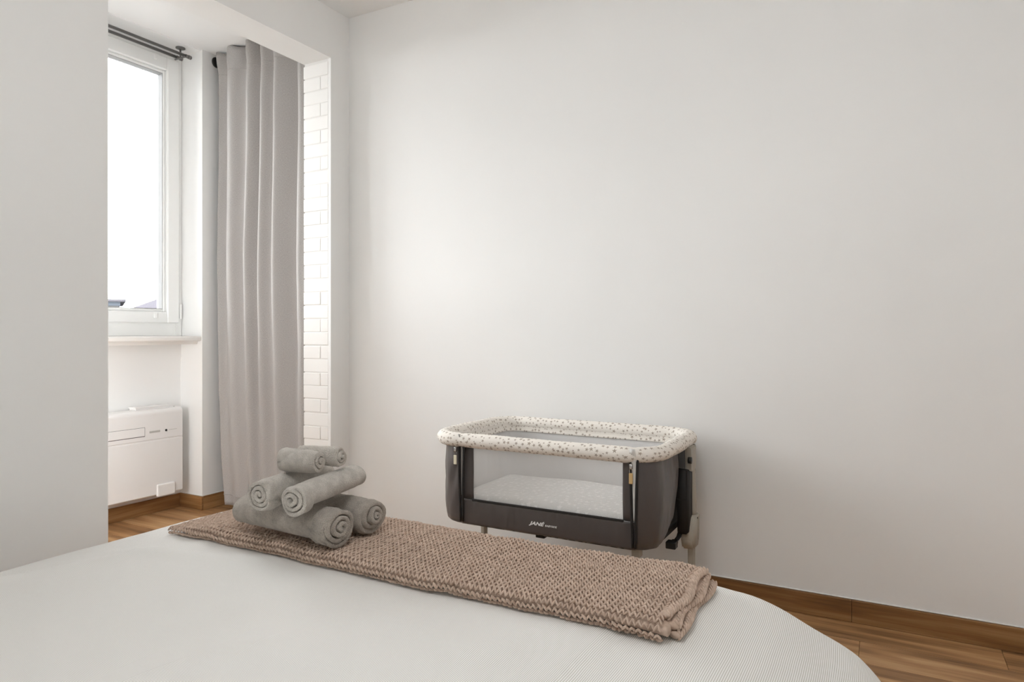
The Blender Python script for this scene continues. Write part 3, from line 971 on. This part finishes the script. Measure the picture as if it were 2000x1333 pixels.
zip_(1.104, M['zip_grey'], 0.004, 0.44, M['tag_cream'], False)
zip_(1.768, M['zip_white'], 0.010, 0.43, M['tag_tan'], True)
# lettering on the front band
def text(name, body, size, loc, rot, mat, parent, shear=0.0, extrude=0.0006, bold=0.0, sx=1.0):
    cu = bpy.data.curves.new(name, 'FONT'); cu.body = body; cu.size = size; cu.extrude = extrude; cu.shear = shear; cu.offset = bold
    t = bpy.data.objects.new(name, cu); COL.objects.link(t)
    dg = bpy.context.evaluated_depsgraph_get(); dg.update()
    me = bpy.data.meshes.new_from_object(t.evaluated_get(dg))
    bpy.data.objects.remove(t)
    me.name = name; me.materials.clear(); me.materials.append(mat)
    o = bpy.data.objects.new(name, me); COL.objects.link(o)
    o.location = loc; o.rotation_euler = rot; o.scale = (sx, 1, 1)
    attach(o, parent); return o
yt = BW['y0'] - 0.0125
text('logo_lettering', 'JAN\u00c9', 0.0165, (1.388, yt, 0.3685), (R(90), 0, 0), M['print_white'], cot, 0.35, bold=0.0005, sx=1.42)
text('logo_lettering', 'BABYSIDE', 0.0092, (1.4465, yt, 0.3685), (R(90), 0, 0), M['print_white'], cot, 0.25, bold=0.0, sx=1.12)
# posts, hubs, legs, feet
def end_frame(xo, sg, yc):
    top = [(xo - sg * 0.006, yc, 0.625), (xo, yc, 0.57), (xo + sg * 0.006, yc, 0.48), (xo + sg * 0.008, yc, 0.38)]
    p = tube('post', [tuple(v) for v in catmull(top, 5)], 0.010, M['beige_plastic'], cot, 12, ry=0.018)
    bm = bmesh.new(); prism(bm, [(yc - 0.045, 0.545), (yc + 0.01, 0.53), (yc + 0.03, 0.56), (yc + 0.03, 0.628), (yc - 0.05, 0.628)], 0, xo - sg * 0.012, xo + sg * 0.010)
    bmesh.ops.bevel(bm, geom=bm.edges[:], offset=0.003, segments=2, affect='EDGES')
    attach(link('top_bracket', bm, M['beige_plastic'], None, False), cot)
    bm = bmesh.new(); tube_bm(bm, [(xo + sg * 0.004, yc - 0.062, 0.586), (xo + sg * 0.016, yc - 0.062, 0.586)], 0.012, 16)
    attach(link('bolt', bm, M['black_plastic'], None, True), cot)
    box('dark_trim', min(xo - sg * 0.012, xo + sg * 0.004), max(xo - sg * 0.012, xo + sg * 0.004), yc + 0.032, yc + 0.046, 0.50, 0.628, M['nylon_dark'], cot, 0.003, 2)
    # dark sleeve hanging over the post
    prof_s = [(yc - 0.090, 0.560), (yc + 0.012, 0.535), (yc + 0.016, 0.41), (yc + 0.004, 0.385), (yc - 0.03, 0.365), (yc - 0.055, 0.325), (yc - 0.085, 0.325), (yc - 0.092, 0.45)]
    bm = bmesh.new(); prism(bm, prof_s, 0, xo - sg * 0.03, xo + sg * 0.007)
    bmesh.ops.bevel(bm, geom=bm.edges[:], offset=0.005, segments=3, affect='EDGES')
    attach(link('fabric_sleeve', bm, M['nylon_dark'], None, True), cot)
    bm = bmesh.new(); prism(bm, [(yc - 0.052, 0.352), (yc - 0.03, 0.380), (yc + 0.034, 0.382), (yc + 0.030, 0.29), (yc + 0.012, 0.262), (yc - 0.05, 0.264), (yc - 0.070, 0.300)], 0, xo - sg * 0.022, xo + sg * 0.022)
    bmesh.ops.bevel(bm, geom=bm.edges[:], offset=0.006, segments=3, affect='EDGES')
    h = link('hub', bm, M['beige_plastic'], None, True); attach(h, cot)
    box('hub_ridge', min(xo + sg * 0.019, xo + sg * 0.025), max(xo + sg * 0.019, xo + sg * 0.025), yc + 0.004, yc + 0.012, 0.29, 0.374, M['beige_plastic'], h, 0.002, 1)
    bm = bmesh.new(); tube_bm(bm, [(xo + sg * 0.0215, yc - 0.004, 0.369), (xo + sg * 0.024, yc - 0.004, 0.369)], 0.003, 10)
    attach(link('hub_pin', bm, M['black_plastic'], None, True), h)
    bm = bmesh.new(); abox(bm, xo - 0.011, xo + 0.011, yc - 0.014, yc + 0.014, 0.05, 0.30, 0.006, 3); abox(bm, xo - 0.013, xo + 0.013, yc - 0.003, yc + 0.005, 0.05, 0.295, 0.001, 1)
    attach(link('leg', bm, M['beige_plastic'], None, False), cot)
    f = box('foot_bar', xo - 0.02, xo + 0.02, yc - 0.28, yc + 0.16, 0.012, 0.052, M['beige_plastic'], cot, 0.012, 3, True)
    for yy in (yc - 0.26, yc + 0.14):
        bm = bmesh.new(); tube_bm(bm, [(xo, yy, 0.0), (xo, yy, 0.016)], 0.016, 14); attach(link('foot_pad', bm, M['black_plastic'], None, True), f)
end_frame(1.862, 1, -0.245)
end_frame(0.955, -1, -0.205)
tube('crossbar', [(0.955, -0.22, 0.1), (1.862, -0.24, 0.1)], 0.012, M['beige_plastic'], cot, 12)
# webbing buckle under the right end, clips under the base
bm = bmesh.new(); abox(bm, 1.815, 1.85, -0.42, -0.385, 0.294, 0.318, 0.003, 2); abox(bm, 1.822, 1.843, -0.385, -0.355, 0.298, 0.312, 0.002, 2)
bk = link('buckle', bm, M['black_plastic'], None, False); attach(bk, cot)
tube('strap', [(1.833, -0.36, 0.305), (1.838, -0.33, 0.315), (1.84, -0.30, 0.34)], 0.009, M['nylon_dark'], bk, 8, ry=0.0015)
box('base_clip', 1.745, 1.775, -0.575, -0.545, 0.300, 0.336, M['beige_plastic'], cot, 0.003, 2)
box('base_clip', 1.395, 1.43, -0.585, -0.56, 0.315, 0.334, M['black_plastic'], cot, 0.003, 2)
box('base_clip', 1.075, 1.105, -0.35, -0.32, 0.258, 0.334, M['beige_plastic'], cot, 0.006, 2)
# mattress inside
mt = tag(empty('cot_mattress', ((CX0 + CX1) / 2, (CY0 + CY1) / 2, 0.36)), 'thin white star-print mattress lying inside the baby cot', 'mattress')
MZ = 0.352
def matt(u, v):
    x = CX0 + 0.045 + (CX1 - CX0 - 0.09) * u; y = CY0 + 0.04 + (CY1 - CY0 - 0.08) * v
    e = min(u, 1 - u) * (CX1 - CX0 - 0.09); g = min(v, 1 - v) * (CY1 - CY0 - 0.08)
    d = min(e, g); k = min(1.0, d / 0.045)
    z = MZ + 0.02 + 0.052 * math.sqrt(max(0.0, 1 - (1 - k) ** 2)) + 0.006 * noise.noise((x * 5, y * 5, 0)) * k + 0.010 * k * math.sin(PI * u)
    return (x, y, z)
o = grid_obj('quilted_top', 90, 60, matt, M['star_sheet'], mt, lambda u, v: (u * 0.8, v * 0.46))
bm = bmesh.new(); prism(bm, rrect(CX0 + 0.045, CX1 - 0.045, CY0 + 0.04, CY1 - 0.04, 0.03), 2, MZ, MZ + 0.021)
attach(link('mattress_core', bm, M['lining']), mt)

# ------------------------------------------------------------------ curtain and rods
cur = tag(empty('curtain', (-0.6, 0.0, 0.03)), 'long grey linen curtain hanging beside the painted brick jamb', 'curtain')
CZ0, CZ1 = 0.03, 2.69
def lerp_tab(tab, t):
    for (a, va), (b, vb) in zip(tab[:-1], tab[1:]):
        if a <= t <= b: return va + (vb - va) * (t - a) / (b - a)
    return tab[-1][1] if t > tab[-1][0] else tab[0][1]
# fold ridges (positive = towards the room), per position along the curtain
FOLD = [(0.0, 0.1), (0.05, -.75), (0.155, .75), (0.21, .05), (0.27, -.25), (0.325, .95), (0.375, -.65), (0.44, .75), (0.495, -.45), (0.565, .85), (0.65, -.55), (0.70, -.8), (0.745, .35), (0.79, .8), (0.85, -.6), (1.0, 0.3)]
FOLDC = catmull([(a, b) for a, b in FOLD], 8)
_raw = list(FOLDC)
def _sm(u):
    t = w_ = 0.0
    for q in range(-6, 7):
        w = math.exp(-(q / 3.5) ** 2); t += w * lerp_tab(_raw, max(0.0, min(1.0, u + q * 0.006))); w_ += w
    return 1.2 * t / w_
FOLDC = [(q / 200.0, _sm(q / 200.0)) for q in range(201)]
def fold(u):
    return lerp_tab(FOLDC, max(0.0, min(1.0, u)))
def curtain_pt(u, v):
    z = CZ0 + (CZ1 - CZ0) * v
    xl = lerp_tab([(0.0, -0.915), (0.1, -0.945), (0.25, -0.970), (0.55, -0.985), (1.0, -0.972)], v)
    xr = -0.08
    top = max(0.0, (v - 0.955) / 0.045)
    uu = u + (0.035 * (v - 0.8) * math.exp(-((u - 0.36) / 0.12) ** 2) * -1) + 0.012 * noise.noise((u * 3, v * 3.0, 1.0)) * (1 - top)
    amp = lerp_tab([(0.0, 0.020), (0.2, 0.030), (0.5, 0.041), (0.9, 0.043), (0.96, 0.034), (1.0, 0.031)], v)
    y = -0.046 - amp * fold(uu)
    y -= 0.008 * math.sin(u * 37 + 2) * top
    y -= 0.006 * noise.noise((u * 6, v * 5, 3.3)) + 0.002 * noise.noise((u * 20, v * 16, 1.3))
    # heading pocket gathers
    if v > 0.955: y -= 0.010 * math.sin(u * 60 + 1.0) * math.sin(PI * (v - 0.955) / 0.06)
    x = xl + (xr - xl) * u + 0.010 * math.sin(u * 40) * 0.4
    zz = z + (0.010 * fold(u) + 0.004 * math.sin(u * 55)) * (1 if v > 0.999 else top * 0.5)
    return (x, y, zz)
grid_obj('curtain_fabric', 260, 120, curtain_pt, M['curtain'], cur, lambda u, v: (u * 1.3, v * 2.66), True, 0.002)
def hem_pt(u, v):
    x, y, z = curtain_pt(u, 0.022 + 0.0022 * v)
    return (x, y - 0.0016 - 0.0016 * math.sin(PI * v), z)
grid_obj('hem_seam', 260, 3, hem_pt, M['curtain'], cur, lambda u, v: (u * 1.3, v * 0.01), True, 0.001)
def head_pt(u, v):
    x, y, z = curtain_pt(u, 0.951 + 0.0016 * v)
    return (x, y - 0.0012 - 0.0014 * math.sin(PI * v), z)
grid_obj('heading_seam', 260, 3, head_pt, M['curtain'], cur, lambda u, v: (u * 1.3, v * 0.01), True, 0.001)
rod = tag(empty('curtain_rod', (BAY_X, -0.02, 2.655)), 'black rod end with round wall flange behind the grey curtain', 'curtain rod')
tube('rod', [(BAY_X + 0.004, 0.008, 2.655), (-0.19, 0.008, 2.655)], 0.008, M['rod_black'], rod, 14)
bm = bmesh.new(); tube_bm(bm, [(BAY_X + 0.0008, -0.016, 2.655), (BAY_X + 0.005, -0.016, 2.655), (BAY_X + 0.007, -0.016, 2.655)], [0.031, 0.031, 0.027], 28)
attach(link('flange', bm, M['rod_black'], None, True), rod)
# double rod at the window
dr = tag(empty('double_curtain_rod', (-1.10, -0.9, CEIL)), 'dark grey double curtain rod fixed to the ceiling above the window', 'curtain rod')
for x_, ye, col in ((-1.078, -0.155, 0), (-1.140, -0.168, 0)):
    r_ = tube('rod', [(x_, -1.85, 2.646), (x_, ye - 0.02, 2.646)], 0.0085, M['rod'], dr, 14)
    bm = bmesh.new(); tube_bm(bm, [(x_, ye - 0.03, 2.646), (x_, ye - 0.012, 2.646)], 0.0105, 14); tube_bm(bm, [(x_, ye - 0.010, 2.646), (x_, ye + 0.004, 2.646), (x_, ye + 0.008, 2.646)], [0.0115, 0.0115, 0.008], 14)
    attach(link('end_cap', bm, M['rod'], None, True), r_)
for yb in (-0.198, -1.0, -1.8):
    bm = bmesh.new()
    tube_bm(bm, [(-1.105, yb, CEIL - 0.0065), (-1.105, yb, CEIL - 0.012), (-1.105, yb, CEIL - 0.016)], [0.026, 0.026, 0.014], 20)
    tube_bm(bm, [(-1.105, yb, CEIL - 0.012), (-1.105, yb, 2.640)], 0.005, 10)
    tube_bm(bm, [(-1.066, yb, 2.634), (-1.152, yb, 2.634)], 0.005, 10)
    attach(link('bracket', bm, M['rod'], None, True), dr)

# ------------------------------------------------------------------ wall air conditioner under the window
AX0, AX1, AY0, AY1, AZ0, AZ1 = NICHE_X + 0.014, -1.10, -1.20, -0.182, 0.125, 0.61
ac = tag(empty('wall_air_conditioner', (-1.16, -0.69, AZ0)), 'white wall-mounted air conditioner under the window sill', 'air conditioner')
box('body', AX0, AX1 - 0.004, AY0, AY1 , AZ0, AZ1 - 0.03, M['ac'], ac, 0.008, 3, False)
bm = bmesh.new()
prism(bm, rrect(AX0 + 0.001, AX1 - 0.0, 0.432, AZ1, 0.026, 6)[:14] + [(AX0 + 0.001, 0.442), (AX1 - 0.012, 0.436), (AX1, 0.444)], 1, AY0 + 0.004, AY1 - 0.006)
attach(link('upper_shell', bm, M['ac'], None, False), ac)
box('front_cover', AX1 - 0.012, AX1 - 0.001, AY0 + 0.003, AY1 - 0.003, AZ0 + 0.004, 0.435, M['ac'], ac, 0.004, 3)
# outlet flap with its dark joint
bm = bmesh.new(); 
box('flap_joint', AX1 - 0.003, AX1 + 0.0006, -1.02, -0.417, 0.4655, 0.5165, M['ac_dark'], ac, 0.0006, 1)
box('air_flap', AX1 - 0.002, AX1 + 0.0025, -1.018, -0.4195, 0.4685, 0.5150, M['ac'], ac, 0.0015, 2)
box('display', AX1 - 0.002, AX1 + 0.001, -0.391, -0.327, 0.4805, 0.4915, M['ac_grey'], ac, 0.0008, 1)
bm = bmesh.new(); tube_bm(bm, [(AX1 - 0.002, -0.291, 0.486), (AX1 + 0.002, -0.291, 0.486)], 0.0065, 18)
attach(link('sensor', bm, M['ac_dark'], None, True), ac)
for q in range(6):
    y_ = -0.272 + q * 0.0085
    box('indicator_mark', AX1 - 0.001, AX1 + 0.0006, y_, y_ + 0.0045, 0.4855, 0.4885, M['ac_grey'], ac)
box('corner_cap', AX1 - 0.01, AX1 + 0.008, -0.347, -0.237, 0.117, 0.186, M['ac_cap'], ac, 0.006, 3)
# top louvre, slightly raised
lou = box('top_louvre', -1.192, -1.125, -0.455, -0.245, AZ1 + 0.010, AZ1 + 0.016, M['ac'], ac, 0.002, 2)
box('louvre_slot', -1.188, -1.13, -0.45, -0.25, AZ1 + 0.0005, AZ1 + 0.0105, M['ac'], lou)
box('top_button', -1.15, -1.142, -0.215, -0.205, AZ1, AZ1 + 0.003, M['ac_grey'], ac, 0.001, 1)

# ------------------------------------------------------------------ outside: distant roofs
def from_px(px, py, d):
    u = (px - 1000) / F_PX; v = (HORIZON - py) / F_PX
    f = Vector((-math.sin(YAW), math.cos(YAW), 0)); r = Vector((math.cos(YAW), math.sin(YAW), 0))
    return Vector((2.4845, -2.747, 1.046)) + f * d + r * (u * d) + Vector((0, 0, v * d))
GZ = -9.0
struct(box('ground_outside', -130, -3, -90, 110, GZ - 0.2, GZ, M['ground']))
def house(name, px, d, w, dep, eave_py, label):
    c_ = from_px(px, eave_py, d)
    e = tag(empty(name, (c_.x, c_.y, GZ)), label, 'building'); e.rotation_euler = (0, 0, YAW - math.atan((px - 1000) / F_PX))
    return e, c_.z - GZ
h1, ez = house('flat_roof_house', 205, 42, 2, 8, 592, 'distant pale house with a flat blue-grey roof')
def lbox(name, x0, x1, y0, y1, z0, z1, mat, parent):
    bm = bmesh.new(); abox(bm, x0, x1, y0, y1, z0, z1); return link(name, bm, mat, parent)
k = 42 * 0.86 / F_PX
lbox('wall', -4.0, 27 * k, 0, 8, 0, ez, M['facade'], h1)
lbox('roof_slab', -4.6, 41 * k, -0.5, 8.5, ez + 3 * k, ez + 8 * k, M['roof_grey'], h1)
lbox('attic_band', -4.2, 30 * k, -0.1, 8, ez - 6 * k, ez + 3 * k, M['roof_blue'], h1)
h2, ez = house('hip_roof_house', 258, 50, 8, 8, 602, 'distant house with a sloping slate roof')
k = 50 * 0.86 / F_PX
lbox('wall', 4 * k, 130 * k, 0.4, 6, 0, ez, M['facade'], h2)
bm = bmesh.new()
zt = ez + 30 * k; zb = ez
P = [bm.verts.new(p) for p in ((0, 0, zb), (136 * k, 0, zb), (136 * k, 7, zb), (0, 7, zb), (62 * k, 3.5, zt), (74 * k, 3.5, zt))]
for f in ((0, 1, 5, 4), (1, 2, 5), (2, 3, 4, 5), (3, 0, 4), (0, 3, 2, 1)): bm.faces.new([P[q] for q in f])
link('roof', bm, M['roof_grey'], h2)
lbox('eave', 0, 136 * k, -0.12, 0.1, ez - 3 * k, ez + 1 * k, M['roof_grey'], h2)

# ------------------------------------------------------------------ added fill lamps, out of frame: globe over the bed, wall panel in the bay
def glow(name, col, strength):
    k = NT(name)
    k.b.inputs['Base Color'].default_value = (0.9, 0.9, 0.88, 1)
    k.b.inputs['Emission Color'].default_value = col
    k.b.inputs['Emission Strength'].default_value = strength
    return k.m
LX, LY, LZ, LR = 2.05, -2.35, 2.22, 0.24  # unseen hanging globe added to brighten the walls, ceiling and bed
lp = tag(empty('added_fill_globe', (LX, LY, CEIL)), 'added globe fill lamp hanging out of frame over the bed', 'lamp')
bm = bmesh.new(); tube_bm(bm, [(LX, LY, CEIL - 0.001), (LX, LY, CEIL - 0.02), (LX, LY, CEIL - 0.03)], [0.05, 0.05, 0.03], 24)
attach(link('fill_globe_rose', bm, M['ac'], None, True), lp)
tube('fill_globe_cord', [(LX, LY, CEIL - 0.03), (LX, LY, LZ + LR)], 0.004, M['rod'], lp, 8)
bm = bmesh.new(); bmesh.ops.create_uvsphere(bm, u_segments=32, v_segments=20, radius=LR, matrix=Matrix.Translation((LX, LY, LZ)))
tube_bm(bm, [(LX, LY, LZ + LR - 0.012), (LX, LY, LZ + LR + 0.03)], 0.045, 24)
attach(link('fill_globe', bm, glow('fill_globe_glow', (0.96, 0.985, 1.0, 1), 8.8), None, True), lp)
BY = -1.62  # unseen glowing panel added to brighten the air conditioner and niche
lp = tag(empty('added_fill_panel', (-0.19, BY, 0.35)), 'added flat fill light panel, unseen, on the inner side of the bay wall', 'lamp')
box('fill_panel_body', -0.225, -0.1905, BY - 0.22, BY + 0.22, 0.35, 1.25, M['ac'], lp, 0.006, 2)
box('fill_panel_diffuser', -0.240, -0.2255, BY - 0.20, BY + 0.20, 0.37, 1.23, glow('fill_panel_glow', (0.97, 0.985, 1.0, 1), 10.5), lp, 0.004, 2)
